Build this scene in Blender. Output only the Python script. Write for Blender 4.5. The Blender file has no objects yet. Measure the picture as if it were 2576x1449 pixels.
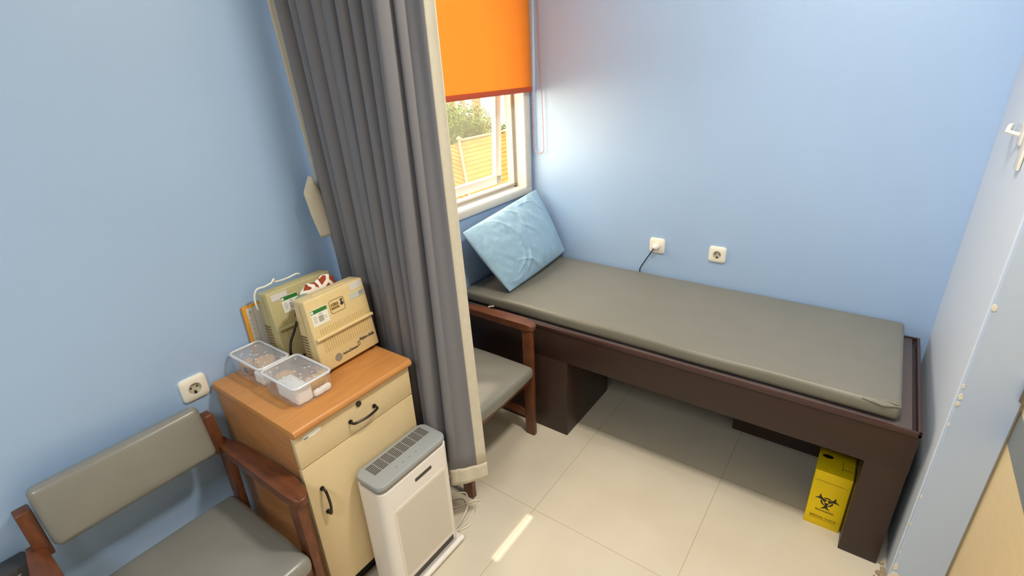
import bpy, bmesh, math, random
from mathutils import Vector, Matrix, Euler, noise
random.seed(7)
PI = math.pi
scene = bpy.context.scene
COL = scene.collection

# ------------------------------------------------------------------ materials
def lin(c):
    c = c.lstrip('#')
    v = [int(c[i:i+2], 16)/255 for i in (0, 2, 4)]
    return tuple((x/12.92 if x <= .04045 else ((x+.055)/1.055)**2.4) for x in v) + (1,)

def mat(name, color, rough=.5, spec=.5, var=0., vscale=30, bump=0., bscale=200, color2=None, stretch=(1, 1, 1), metal=0., trans=None, coat=0., sheen=0., bdist=.002):
    m = bpy.data.materials.new(name); m.use_nodes = True
    nt = m.node_tree; N = nt.nodes; L = nt.links
    b = N['Principled BSDF']
    b.inputs['Base Color'].default_value = lin(color)
    b.inputs['Roughness'].default_value = rough
    b.inputs['Specular IOR Level'].default_value = spec
    b.inputs['Metallic'].default_value = metal
    b.inputs['Coat Weight'].default_value = coat
    b.inputs['Sheen Weight'].default_value = sheen
    tc = N.new('ShaderNodeTexCoord'); mp = N.new('ShaderNodeMapping')
    mp.inputs['Scale'].default_value = stretch
    L.new(tc.outputs['Object'], mp.inputs['Vector'])
    if var > 0 or color2:
        n = N.new('ShaderNodeTexNoise'); n.inputs['Scale'].default_value = vscale; n.inputs['Detail'].default_value = 6
        L.new(mp.outputs[0], n.inputs['Vector'])
        r = N.new('ShaderNodeValToRGB')
        a = lin(color); c2 = lin(color2) if color2 else tuple(x*(1-var) for x in a[:3])+(1,)
        r.color_ramp.elements[0].position = .32; r.color_ramp.elements[0].color = c2
        r.color_ramp.elements[1].position = .68; r.color_ramp.elements[1].color = a
        L.new(n.outputs['Fac'], r.inputs[0]); L.new(r.outputs[0], b.inputs['Base Color'])
    if bump > 0:
        n2 = N.new('ShaderNodeTexNoise'); n2.inputs['Scale'].default_value = bscale; n2.inputs['Detail'].default_value = 3
        L.new(mp.outputs[0], n2.inputs['Vector'])
        bp = N.new('ShaderNodeBump'); bp.inputs['Strength'].default_value = bump; bp.inputs['Distance'].default_value = bdist
        L.new(n2.outputs['Fac'], bp.inputs['Height']); L.new(bp.outputs[0], b.inputs['Normal'])
    return m

M = {}
M['wall'] = mat('blue_wall_paint', '#A3C0E5', .38, 1.0, var=.03, vscale=3, bump=.12, bscale=260)
M['ceiling'] = mat('white_ceiling_paint', '#F2EFE8', .8)
M['white_wall'] = mat('off_white_wall_paint', '#B9B1A4', .7)
M['pillar'] = mat('blue_pillar_paint', '#D3DDEA', .5, .4, bump=.15, bscale=180)
M['jamb'] = mat('grey_blue_frame_paint', '#BACBE6', .45, .4, bump=.1, bscale=120)
M['plaster'] = mat('bare_plaster', '#EFE8DA', .9, .1, var=.2, vscale=60)
M['rubble'] = mat('crumbled_plaster', '#B7A284', .95, .1, var=.4, vscale=80)
M['white_frame'] = mat('white_window_frame', '#DDD8CF', .4)
M['gasket'] = mat('grey_gasket', '#9A958C', .6)
M['mattress'] = mat('grey_vinyl_mattress', '#7C796E', .36, .4, var=.05, vscale=8, bump=.25, bscale=500)
M['bed'] = mat('dark_brown_laminate', '#38261F', .4, .4, var=.12, vscale=20, stretch=(1, 1, 6))
M['bed_deck'] = mat('dull_purple_grey_board', '#5C5150', .45, .4)
M['bed_edge'] = mat('reddish_edge_trim', '#432A26', .3, .5)
M['chair_wood'] = mat('reddish_chair_wood', '#703F24', .36, .45, color2='#5A311B', vscale=16, stretch=(4, 1, 1.4))
M['vinyl'] = mat('olive_grey_vinyl', '#84827A', .27, .5, var=.05, vscale=12, bump=.1, bscale=500)
M['oak'] = mat('orange_brown_wood', '#C68C58', .42, .4, color2='#B67C4A', vscale=9, stretch=(1, 1, 14))
M['oak_top'] = mat('orange_brown_wood_top', '#CB8D4E', .38, .4, color2='#BE8045', vscale=9, stretch=(1, 14, 1))
M['beige'] = mat('beige_laminate', '#DDC79C', .45, .4, var=.03, vscale=40)
M['door'] = mat('pale_beige_door', '#EBD2A0', .5, .4, var=.06, vscale=14, stretch=(1, 1, 9))
M['door_band'] = mat('grey_door_band', '#7F8585', .5, .4)
M['black'] = mat('black_plastic', '#17130F', .35)
M['black_gloss'] = mat('dark_brown_handle', '#1E140F', .22, .5)
M['steel'] = mat('worn_steel', '#8D8072', .35, metal=.8)
M['pwhite'] = mat('white_plastic', '#EFE9E4', .38)
M['pgrey'] = mat('grey_plastic', '#9A9E9F', .45)
M['pgrille'] = mat('white_grille', '#EBE2D6', .5)
M['phole'] = mat('grille_hole_dark', '#9A9084', .8)
M['button'] = mat('faint_button_print', '#868A8A', .5)
M['pslot'] = mat('dark_vent', '#4A443E', .6)
M['cream'] = mat('cream_lining', '#D5CDBB', .85, .2, var=.06, vscale=40, bump=.06, bscale=1400)
M['socket'] = mat('ivory_socket', '#EFEADD', .35)
M['socket_in'] = mat('socket_well', '#C3BDAA', .45)
M['hole'] = mat('dark_hole', '#15120F', .7)
M['machine'] = mat('cream_machine_plastic', '#E2C994', .5, .4, var=.04, vscale=60, bump=.15, bscale=500)
M['machine_old'] = mat('yellowed_machine_plastic', '#BFB383', .5, .4, var=.05, vscale=60, bump=.15, bscale=500)
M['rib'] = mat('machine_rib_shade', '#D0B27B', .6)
M['louvre'] = mat('brown_louvre_shade', '#7D6644', .7)
M['label'] = mat('white_label_paper', '#EFEDE2', .6)
M['label_grey'] = mat('grey_label_print', '#A9A69C', .6)
M['label_sheen'] = mat('pale_blue_label', '#C6CBBF', .5)
M['green'] = mat('green_label_band', '#2F7A33', .5)
M['ink'] = mat('dark_ink', '#3B3338', .6)
M['ink_brown'] = mat('brown_ink', '#8B6A38', .6)
M['dot_grey'] = mat('grey_badge', '#93877A', .5)
M['orange_card'] = mat('orange_card', '#DE9A2C', .55)
M['paper'] = mat('grey_white_paper', '#DAD6D0', .7, var=.05, vscale=20)
M['tube'] = mat('white_tube', '#EAE6DE', .35)
M['cotton'] = mat('white_gauze', '#FBF9F5', .9, .1, bump=.6, bscale=220)
M['stick'] = mat('pale_wood_stick', '#F0C884', .6, color2='#E4B468', vscale=30, stretch=(1, 1, 8))
M['tan_roll'] = mat('tan_bandage', '#E2B47A', .8, .2, var=.15, vscale=60, bump=.4, bscale=300)
M['blue_scrap'] = mat('blue_wrapper', '#3F6DA6', .5)
M['greenish'] = mat('grey_green_pouch', '#8FA384', .5, var=.25, vscale=60)
M['yellow'] = mat('yellow_carton', '#F2CF05', .5, .3)
M['bio'] = mat('black_carton_print', '#2A2114', .6)
M['bio2'] = mat('faded_carton_print', '#7A5E0E', .6)
M['card_edge'] = mat('brown_carton_edge', '#7A6325', .8)
M['dark_box'] = mat('dark_grey_box', '#3B3A3B', .4)
M['orange_bar'] = mat('dark_orange_bar', '#C24E22', .5)
M['chain'] = mat('red_white_beads', '#D5897F', .4)
M['cord_white'] = mat('white_cord', '#E4DCCB', .5)
M['cord_dark'] = mat('dark_grey_cord', '#33353C', .5)
M['tile_roof'] = mat('orange_roof_tile', '#855326', .8, .2, color2='#74461F', vscale=3, bump=.3, bscale=20)
M['ridge'] = mat('pale_ridge_cap', '#655548', .8)
M['leaf'] = mat('green_leaf', '#4A5E26', .6, .3, color2='#304416', vscale=4)
M['bark'] = mat('tree_bark', '#7C6247', .9)
M['peach'] = mat('peach_render', '#744A32', .85)
M['far_white'] = mat('white_render', '#F4F0EA', .85)
M['far_glass'] = mat('dull_window_glass', '#8FA0A0', .2)
M['ground'] = mat('pale_ground', '#575042', .9)

# curtain cloth with fine weave
M['curtain'] = mat('grey_curtain_cloth', '#7C7B81', .75, .25, var=.05, vscale=300, bump=.05, bscale=1500, sheen=.15)

# floor tiles 60 cm with thin grout lines
def floor_mat():
    m = bpy.data.materials.new('beige_floor_tile'); m.use_nodes = True
    nt = m.node_tree; N = nt.nodes; L = nt.links; b = N['Principled BSDF']
    geo = N.new('ShaderNodeNewGeometry'); sep = N.new('ShaderNodeSeparateXYZ'); L.new(geo.outputs['Position'], sep.inputs[0])
    def mth(op, a, bb):
        n = N.new('ShaderNodeMath'); n.operation = op
        for i, v in enumerate((a, bb)):
            if isinstance(v, (int, float)): n.inputs[i].default_value = v
            else: L.new(v, n.inputs[i])
        return n.outputs[0]
    def line(out, off):
        s = mth('SUBTRACT', out, off-60.0); d = mth('MODULO', s, .6)
        e = mth('MINIMUM', d, mth('SUBTRACT', .6, d))
        return mth('LESS_THAN', e, .0013)
    g = mth('MAXIMUM', line(sep.outputs['X'], 1.281), line(sep.outputs['Y'], .898))
    n = N.new('ShaderNodeTexNoise'); n.inputs['Scale'].default_value = 5; n.inputs['Detail'].default_value = 8
    L.new(geo.outputs['Position'], n.inputs['Vector'])
    r = N.new('ShaderNodeValToRGB'); r.color_ramp.elements[0].position = .3; r.color_ramp.elements[1].position = .7
    r.color_ramp.elements[0].color = lin('#D3C8B4'); r.color_ramp.elements[1].color = lin('#D9CFBC')
    L.new(n.outputs['Fac'], r.inputs[0])
    mix = N.new('ShaderNodeMix'); mix.data_type = 'RGBA'
    L.new(g, mix.inputs['Factor']); L.new(r.outputs[0], mix.inputs[6]); mix.inputs[7].default_value = lin('#B5A588')
    L.new(mix.outputs[2], b.inputs['Base Color'])
    b.inputs['Roughness'].default_value = .3; b.inputs['Specular IOR Level'].default_value = .45
    return m
M['floor'] = floor_mat()

def mix_mat(name, parts):
    """parts: list of (node type, settings, weight) mixed in order"""
    m = bpy.data.materials.new(name); m.use_nodes = True
    nt = m.node_tree; N = nt.nodes; L = nt.links
    N.remove(N['Principled BSDF']); out = N['Material Output']
    prev = None
    for typ, st, w in parts:
        s = N.new(typ)
        for k, v in st.items(): s.inputs[k].default_value = v
        if prev is None: prev = s.outputs[0]
        else:
            mx = N.new('ShaderNodeMixShader'); mx.inputs[0].default_value = w
            L.new(prev, mx.inputs[1]); L.new(s.outputs[0], mx.inputs[2]); prev = mx.outputs[0]
    L.new(prev, out.inputs['Surface'])
    return m
M['glass'] = mix_mat('window_glass', [('ShaderNodeBsdfTransparent', {'Color': (1, 1, 1, 1)}, 0), ('ShaderNodeBsdfTranslucent', {'Color': lin('#FFF7D8')}, .035), ('ShaderNodeBsdfGlossy', {'Roughness': .02}, .05)])  # translucent share stands for dirt and paints in the overexposed bloom haze
M['blind'] = mix_mat('orange_blind_fabric', [('ShaderNodeBsdfTranslucent', {'Color': lin('#E6B068')}, 0), ('ShaderNodeBsdfDiffuse', {'Color': lin('#EEA048')}, .55), ('ShaderNodeBsdfTransparent', {'Color': lin('#FFC070')}, .10)])
M['clear'] = mix_mat('cloudy_clear_plastic', [('ShaderNodeBsdfTransparent', {'Color': (.97, .97, .98, 1)}, 0), ('ShaderNodeBsdfDiffuse', {'Color': lin('#F7F7FA')}, .15), ('ShaderNodeBsdfGlossy', {'Roughness': .15, 'Color': (1, 1, 1, 1)}, .06)])
M['clear_rim'] = mix_mat('cloudy_plastic_rim', [('ShaderNodeBsdfTransparent', {'Color': (.95, .95, .97, 1)}, 0), ('ShaderNodeBsdfDiffuse', {'Color': lin('#F2F3F6')}, .6), ('ShaderNodeBsdfGlossy', {'Roughness': .15, 'Color': (1, 1, 1, 1)}, .08)])
M['bead'] = mix_mat('lid_bump_plastic', [('ShaderNodeBsdfTransparent', {'Color': (.98, .98, .98, 1)}, 0), ('ShaderNodeBsdfDiffuse', {'Color': lin('#F4F2F0')}, .55), ('ShaderNodeBsdfGlossy', {'Roughness': .1, 'Color': (1, 1, 1, 1)}, .1)])

def cloth_mat():
    m = bpy.data.materials.new('brown_white_print_cloth'); m.use_nodes = True
    nt = m.node_tree; N = nt.nodes; L = nt.links; b = N['Principled BSDF']
    tc = N.new('ShaderNodeTexCoord'); v = N.new('ShaderNodeTexVoronoi'); v.feature = 'DISTANCE_TO_EDGE'; v.inputs['Scale'].default_value = 24
    L.new(tc.outputs['Object'], v.inputs['Vector'])
    r = N.new('ShaderNodeValToRGB'); r.color_ramp.interpolation = 'CONSTANT'
    r.color_ramp.elements[0].position = 0; r.color_ramp.elements[0].color = lin('#ECE4DA')
    r.color_ramp.elements[1].position = .14; r.color_ramp.elements[1].color = lin('#94401F')
    L.new(v.outputs['Distance'], r.inputs[0]); L.new(r.outputs[0], b.inputs['Base Color']); b.inputs['Roughness'].default_value = .9
    return m
M['print_cloth'] = cloth_mat()
def pillow_mat():
    m = mat('pale_blue_pillowcase', '#96B7CF', .4, .4, bump=.55, bscale=9, sheen=.1, stretch=(1.6, 1, .7), bdist=.03)
    return m
M['pillow'] = pillow_mat()

# ------------------------------------------------------------------ geometry helpers
class MB:
    def __init__(s): s.bm = bmesh.new()
    def box(s, x0, x1, y0, y1, z0, z1, bev=0, seg=2):
        r = bmesh.ops.create_cube(s.bm, size=1, matrix=Matrix.Translation(((x0+x1)/2, (y0+y1)/2, (z0+z1)/2)) @ Matrix.Diagonal((x1-x0, y1-y0, z1-z0, 1)))
        if bev:
            ed = {e for v in r['verts'] for e in v.link_edges}
            bmesh.ops.bevel(s.bm, geom=list(ed), offset=bev, segments=seg, profile=.5, affect='EDGES')
        return s
    def hexa(s, p, bev=0, seg=2):
        """8 points: bottom 4 ccw, top 4 ccw"""
        v = [s.bm.verts.new(q) for q in p]
        fs = [(3, 2, 1, 0), (4, 5, 6, 7), (0, 1, 5, 4), (1, 2, 6, 5), (2, 3, 7, 6), (3, 0, 4, 7)]
        F = [s.bm.faces.new([v[i] for i in f]) for f in fs]
        if bev:
            ed = {e for f in F for e in f.edges}
            bmesh.ops.bevel(s.bm, geom=list(ed), offset=bev, segments=seg, profile=.5, affect='EDGES')
        return s
    def prism(s, poly, fn, a0, a1):
        """poly of 2D points, fn(u,v,a)->3D, extruded from a0 to a1"""
        A = [s.bm.verts.new(fn(u, v, a0)) for u, v in poly]; B = [s.bm.verts.new(fn(u, v, a1)) for u, v in poly]
        n = len(poly); s.bm.faces.new(A); s.bm.faces.new(B[::-1])
        for i in range(n): s.bm.faces.new([A[i], B[i], B[(i+1) % n], A[(i+1) % n]])
        return s
    def face(s, pts): s.bm.faces.new([s.bm.verts.new(p) for p in pts]); return s
    def tube(s, pts, r, seg=8, closed=False, cap=True):
        pts = [Vector(p) for p in pts]; n = len(pts); rings = []
        rr = r if hasattr(r, '__len__') else [r]*n
        up = None
        for i in range(n):
            a = pts[(i-1) % n] if (i > 0 or closed) else pts[0]; b = pts[(i+1) % n] if (i < n-1 or closed) else pts[-1]
            t = (b-a).normalized()
            if up is None:
                up = Vector((0, 0, 1)) if abs(t.z) < .9 else Vector((1, 0, 0))
            u = (up - t*up.dot(t)).normalized(); w = t.cross(u); up = u
            rings.append([s.bm.verts.new(pts[i] + rr[i]*(math.cos(2*PI*k/seg)*u + math.sin(2*PI*k/seg)*w)) for k in range(seg)])
        for i in range(n if closed else n-1):
            A = rings[i]; B = rings[(i+1) % n]
            for k in range(seg): s.bm.faces.new([A[k], A[(k+1) % seg], B[(k+1) % seg], B[k]])
        if cap and not closed: s.bm.faces.new(rings[0][::-1]); s.bm.faces.new(rings[-1])
        return s
    def cyl(s, p0, p1, r, seg=24): return s.tube([p0, p1], r, seg)
    def grid(s, f, nu, nv, closed_u=False):
        V = [[s.bm.verts.new(f(i/(nu-1 if not closed_u else nu), j/(nv-1))) for j in range(nv)] for i in range(nu)]
        for i in range(nu if closed_u else nu-1):
            for j in range(nv-1):
                a = V[i]; b = V[(i+1) % nu]
                s.bm.faces.new([a[j], b[j], b[j+1], a[j+1]])
        return s
    def ball(s, c, r, sub=1, sc=(1, 1, 1)):
        bmesh.ops.create_icosphere(s.bm, subdivisions=sub, radius=r, matrix=Matrix.Translation(c) @ Matrix.Diagonal(sc+(1,)))
        return s

def smoothed(me, ang=35):
    for p in me.polygons: p.use_smooth = True
    try: me.set_sharp_from_angle(angle=math.radians(ang))
    except Exception: pass

def org(o):
    v = Vector((0, 0, 0))
    while o is not None: v += o.location; o = o.parent
    return v

def obj(name, mb, m, parent=None, local=False, smooth=35, recalc=True):
    """link a builder as ONE mesh object; coordinates are world ones unless local"""
    bm = mb.bm if isinstance(mb, MB) else mb
    if recalc: bmesh.ops.recalc_face_normals(bm, faces=bm.faces)
    me = bpy.data.meshes.new(name)
    if parent is not None and not local:
        bmesh.ops.translate(bm, verts=bm.verts, vec=-org(parent))
    bm.to_mesh(me); bm.free()
    if smooth: smoothed(me, smooth)
    if isinstance(m, str): m = M[m]
    me.materials.append(m)
    o = bpy.data.objects.new(name, me); COL.objects.link(o)
    if parent is not None: o.parent = parent
    return o

def thing(name, label, cat, loc=(0, 0, 0), rot=(0, 0, 0), group=None):
    o = bpy.data.objects.new(name, None); COL.objects.link(o)
    o.location = loc; o.rotation_euler = rot; o.empty_display_size = .05
    o['label'] = label; o['category'] = cat
    if group: o['group'] = group
    return o
def tag(o, label, cat, group=None):
    o['label'] = label; o['category'] = cat
    if group: o['group'] = group
    return o
def struct(name, mb, m, parent=None, **k):
    o = obj(name, mb, m, parent, **k)
    if parent is None: o['kind'] = 'structure'
    return o
def copy_tree(o, parent=None):
    c = o.copy(); COL.objects.link(c)
    if parent is not None: c.parent = parent
    for ch in list(o.children): copy_tree(ch, c)
    return c

def rrect(cx, cy, w, h, r, seg=6):
    pts = []
    for (sx, sy, a0) in ((1, 1, 0), (-1, 1, 90), (-1, -1, 180), (1, -1, 270)):
        for k in range(seg+1):
            a = math.radians(a0 + 90*k/seg)
            pts.append((cx + sx*(w/2-r) + r*math.cos(a), cy + sy*(h/2-r) + r*math.sin(a)))
    return pts

XZ = lambda y0: (lambda u, v, a: (u, y0+a, v))          # polygon in the x-z plane
XY = lambda u, v, a: (u, v, a)
YZ = lambda x0: (lambda u, v, a: (x0+a, u, v))

def text_mesh(name, body, size, m, parent, M4, extrude=.0002, shear=0., bold=False, fit=None):
    cu = bpy.data.curves.new(name, 'FONT'); cu.body = body; cu.size = size; cu.extrude = extrude
    cu.align_x = 'CENTER'; cu.align_y = 'CENTER'; cu.shear = shear; cu.resolution_u = 3
    if bold: cu.offset = size*.02
    t = bpy.data.objects.new(name, cu); COL.objects.link(t)
    dg = bpy.context.evaluated_depsgraph_get(); dg.update()
    me = bpy.data.meshes.new_from_object(t.evaluated_get(dg))
    COL.objects.unlink(t); bpy.data.objects.remove(t)
    if fit:
        xs = [v.co.x for v in me.vertices]; w = max(xs)-min(xs); k = fit/w
        for v in me.vertices: v.co.x *= k
    me.transform(M4); me.name = name; me.materials.clear(); me.materials.append(M[m])
    o = bpy.data.objects.new(name, me); COL.objects.link(o); o.parent = parent
    return o
# text frames: reading direction +x facing -y, and reading direction -y facing -x
def face_front(x, y, z): return Matrix.Translation((x, y, z)) @ Matrix.Rotation(PI/2, 4, 'X')
def face_left(x, y, z): return Matrix.Translation((x, y, z)) @ Matrix.Rotation(-PI/2, 4, 'Z') @ Matrix.Rotation(PI/2, 4, 'X')

# ------------------------------------------------------------------ room
WA = 1.667      # window wall
WB = 2.475      # outlet wall
CH = 2.75
XL, YB = -2.3, -1.45
WX0, WX1, WZ0, WZ1 = 1.31, 2.412, 1.055, 2.25           # clear window opening

struct('floor', MB().box(XL-.1, WB+.1, YB-.1, WA+.1, -.12, 0), 'floor', smooth=0)
struct('ceiling', MB().box(XL-.1, WB+.1, YB-.1, WA+.22, CH, CH+.1), 'ceiling', smooth=0)
w = MB()
w.box(XL-.1, WX0, WA, WA+.105, 0, CH); w.box(WX1, WB+.2, WA, WA+.105, 0, CH)
w.box(WX0, WX1, WA, WA+.105, 0, WZ0); w.box(WX0, WX1, WA, WA+.105, WZ1, CH)
struct('wall_window_side', w, 'wall', smooth=0)
struct('wall_right', MB().box(WB, WB+.15, -.6, WA, 0, CH), 'wall', smooth=0)
struct('wall_left', MB().box(XL-.12, XL, YB, WA, 0, CH), 'white_wall', smooth=0)
# back wall with an invented slot near the ceiling, added to cast the sun sliver
SX0, SX1, SZ0, SZ1 = 1.0, 1.245, 2.555, 2.588
w = MB()
w.box(XL, SX0, YB-.005, YB, 0, CH); w.box(SX1, WB+.15, YB-.005, YB, 0, CH)
w.box(SX0, SX1, YB-.005, YB, 0, SZ0); w.box(SX0, SX1, YB-.005, YB, SZ1, CH)
struct('wall_back', w, 'white_wall', smooth=0)
# partition / pillar at the foot of the bed
PX0, PY0, PY1 = 1.69, -.435, -.305
pl = struct('wall_pillar', MB().box(PX0, WB, PY0, PY1, 0, CH, .003), 'pillar', smooth=0)
struct('wall_pillar_side', MB().box(PX0+.06, WB+.1, -.62, PY0-.001, 0, CH), 'white_wall', smooth=0)
struct('jamb_face', MB().box(PX0-.012, PX0, PY0, PY1-.004, 0, CH, .002), 'jamb', pl, smooth=0)
# chipped paint along the pillar's edge
chips = [(.80, .012, .02), (.835, .008, .016), (.775, .01, .014), (.70, .007, .012), (1.08, .012, .02), (.42, .006, .012), (.3, .006, .01), (.17, .006, .012), (.10, .012, .03), (.05, .03, .05), (.02, .04, .03)]
for i, (z, wd, h) in enumerate(chips):
    m = MB(); n = 7; pts = []
    for k in range(n):
        a = 2*PI*k/n; q = random.uniform(.7, 1.1)
        pts.append((PY1-.004-wd*.35+wd*.6*q*math.cos(a), z+h*.6*q*math.sin(a)))
    m.prism(pts, YZ(PX0-.0135), 0, .003)
    obj('paint_chip', m, 'plaster', pl, smooth=0)
m = MB(); m.prism([(PY0+.004, .045), (PY0+.03, .055), (PY0+.028, .03), (PY0+.012, .012), (PY0+.004, .02)], YZ(PX0-.0135), 0, .003)
obj('paint_chip', m, 'far_white', pl, smooth=0)

rb = MB()
for k in range(60):
    r = random.uniform(.002, .009)
    rb.ball((random.gauss(1.70, .028), random.uniform(-.302, -.285) if random.random() < .5 else random.gauss(-.30, .018), r*.6), r, 1, (1, 1, .7))
ro = obj('plaster_rubble', rb, 'rubble', smooth=0); ro['kind'] = 'stuff'
tag(ro, 'crumbs of broken plaster on the floor at the pillar foot', 'rubble')

# door leaf beside the pillar
d1 = struct('door_1', MB().box(1.27, PX0-.002, -.482, -.442, .01, 2.05, .002), 'door', smooth=0)
struct('door_band', MB().box(1.27, PX0-.002, -.4425, -.4405, .69, .795), 'door_band', d1, smooth=0)
hg = MB(); hg.cyl((PX0-.022, -.435, .835), (PX0-.022, -.435, .885), .011, 14); hg.box(PX0-.05, PX0-.02, -.4445, -.440, .83, .89)
struct('hinge', hg, 'steel', d1)
struct('hinge_cap', MB().ball((PX0-.022, -.432, .9), .013, 2), 'socket', d1)

# wall bracket on the pillar
br = thing('wall_hook', 'cream metal hook bracket screwed to the pillar at the right edge', 'hook', (1.93, PY1, 1.45))
obj('back_plate', MB().box(1.905, 1.955, PY1+.001, PY1+.009, 1.392, 1.62, .004), 'socket', br)
obj('hook_arm', MB().box(2.0, 2.045, PY1+.001, PY1+.007, 1.445, 1.60, .003), 'socket', br)
obj('hook_arm', MB().tube([(2.03, PY1+.005, 1.47), (2.07, PY1+.03, 1.475), (2.11, PY1+.022, 1.487), (2.15, PY1+.014, 1.484), (2.17, PY1+.012, 1.465)], .006, 8), 'socket', br)

# ------------------------------------------------------------------ window
t = MB()
ow = .05
t.box(WX0-ow, WX1+ow, WA-.014, WA+.0, WZ0-.037, WZ0, .003)
t.box(WX0-ow, WX1+ow, WA-.014, WA+.0, WZ1, WZ1+.04, .003)
t.box(WX0-ow, WX0, WA-.014, WA, WZ0, WZ1, .003); t.box(WX1, WX1+ow, WA-.014, WA, WZ0, WZ1, .003)
struct('trim_1', t, 'white_frame')
wn = thing('window_1', 'white window', 'window', (WX0, WA+.06, WZ0)); wn['kind'] = 'structure'
del wn['label']; del wn['category']
f = MB()  # reveal lining plus outer frame
f.box(WX0, WX1, WA-.01, WA+.12, WZ0-.001, WZ0+.004); f.box(WX1-.004, WX1+.001, WA-.01, WA+.12, WZ0, WZ1); f.box(WX0-.001, WX0+.004, WA-.01, WA+.12, WZ0, WZ1); f.box(WX0, WX1, WA-.01, WA+.12, WZ1-.004, WZ1)
fy0, fy1 = WA+.06, WA+.104
f.box(WX0, WX1, fy0, fy1, WZ0, WZ0+.03, .003); f.box(WX0, WX1, fy0, fy1, WZ1-.03, WZ1, .003)
f.box(WX0, WX0+.028, fy0, fy1, WZ0, WZ1, .003); f.box(WX1-.028, WX1, fy0, fy1, WZ0, WZ1, .003)
obj('window_frame', f, 'white_frame', wn)
g = MB(); gy = fy0-.004
g.box(WX0+.02, WX1-.02, gy, gy+.006, WZ0+.012, WZ0+.02); g.box(WX1-.02, WX1-.013, gy, gy+.006, WZ0+.012, WZ1-.02)
obj('gasket', g, 'gasket', wn)
# top hung sash, tilted outwards at the bottom
sh = thing('sash', '', '', (0, 0, 0)); del sh['label']; del sh['category']
sh.parent = wn; sh.location = Vector((0, fy1-.02, WZ1-.035)) - org(wn)
sh.rotation_euler = (math.radians(3.2), 0, 0)
sx0, sx1, sz0, sz1 = WX0+.035, WX1-.032, -(WZ1-WZ0)+.055, 0
sf = MB(); sw = .052
sf.box(sx0, sx1, 0, .03, sz0, sz0+sw, .004); sf.box(sx0, sx1, 0, .03, sz1-sw, sz1, .004); sf.box(sx0, sx0+sw, 0, .03, sz0, sz1, .004); sf.box(sx1-sw, sx1, 0, .03, sz0, sz1, .004)
obj('sash_frame', sf, 'white_frame', sh, local=True)
obj('pane', MB().box(sx0+sw-.004, sx1-sw+.004, .013, .017, sz0+sw-.004, sz1-sw+.004), 'glass', sh, local=True, smooth=0)

# roller blind
BX0, BX1, BY, BZ = WX0-.06, 2.449, 1.632, 1.575
bl = thing('roller_blind', 'orange roller blind half lowered over the window', 'blind', ((BX0+BX1)/2, BY, BZ))
obj('blind_fabric', MB().box(BX0, BX1, BY-.0006, BY+.0006, BZ+.01, 2.38), 'blind', bl, smooth=0)
obj('bottom_bar', MB().box(BX0, BX1, BY-.007, BY+.007, BZ, BZ+.026, .004), 'orange_bar', bl)
obj('roller_tube', MB().cyl((BX0, BY+.0, 2.40), (BX1, BY+.0, 2.40), .022), 'white_frame', bl)
ch = MB(); zb = 1.275
path = []
n = 90
for k in range(n): path.append((2.455, 1.615+.018*(1-k/n)**0*(.9 if k > 60 else .3+k*.01), 2.38-(2.38-zb)*k/(n-1)))
path = [(2.455, 1.611+.018*min(1, k/60), 2.38-(2.38-zb)*k/(n-1)) for k in range(n)]
ends = path[-1]
yb2 = 1.562
cc = (ends[1]+yb2)/2; rr = (ends[1]-yb2)/2
path += [(2.455, cc+rr*math.cos(a), zb-rr*.85*math.sin(a)) for a in [PI*k/11 for k in range(1, 11)]]
path += [(2.455, yb2+.018*min(1, k/60), zb+(2.38-zb)*k/(n-1)) for k in range(n)]
tot = 0; last = None; d = 0
for p0, p1 in zip(path[:-1], path[1:]):
    p0, p1 = Vector(p0), Vector(p1); sl = (p1-p0).length; q = d
    while q < sl:
        ch.ball(p0.lerp(p1, q/sl), .0032, 1); q += .0085
    d = q-sl
ch.tube(path, .0009, 5)
co = obj('pull_chain', ch, 'chain', bl, smooth=80); co['label'] = 'red and white beaded pull chain'

# ------------------------------------------------------------------ examination bed
bed = thing('examination_bed', 'dark brown wooden examination bed along the blue wall', 'bed', (2.11, .7, 0))
FX, BX, EY = 1.755, 2.466, -.275
obj('front_panel', MB().box(FX, FX+.02, EY, 1.66, .425, .576, .0015), 'bed', bed)
e = MB()
e.box(FX-.003, FX+.010, EY-.002, 1.66, .576, .593, .003); e.box(FX-.003, BX, EY-.002, EY+.010, .576, .593, .003); e.box(BX-.010, BX, EY, 1.66, .576, .593, .003)
obj('top_moulding', e, 'bed_edge', bed)
obj('deck_board', MB().box(FX+.016, BX-.012, EY+.024, 1.66, .55, .588, .002), 'bed_deck', bed)
obj('groove_strip', MB().box(FX+.012, BX-.012, EY+.011, EY+.024, .55, .574), 'bed', bed, smooth=0)
obj('leg_block', MB().box(FX+.0005, BX-.004, EY+.0005, -.155, 0, .5495, .002), 'bed', bed)
obj('leg_block', MB().box(FX+.0005, 2.21, 1.011, 1.659, 0, .5495, .002), 'bed', bed)
obj('back_panel', MB().box(2.245, 2.262, -.154, .345, 0, .5495, .001), 'bed', bed, smooth=0)
mt = thing('mattress', 'thick grey vinyl mattress lying on the brown bed', 'mattress', (2.12, .72, .575))
mx0, mx1, my0, my1, mz0, mz1 = 1.782, 2.464, -.213, 1.655, .5935, .652
m = MB(); m.box(mx0, mx1, my0, my1, mz0, mz1, .017, 4)
bmesh.ops.subdivide_edges(m.bm, edges=[e for e in m.bm.edges if e.calc_length() > .3], cuts=24, use_grid_fill=True)
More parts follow.
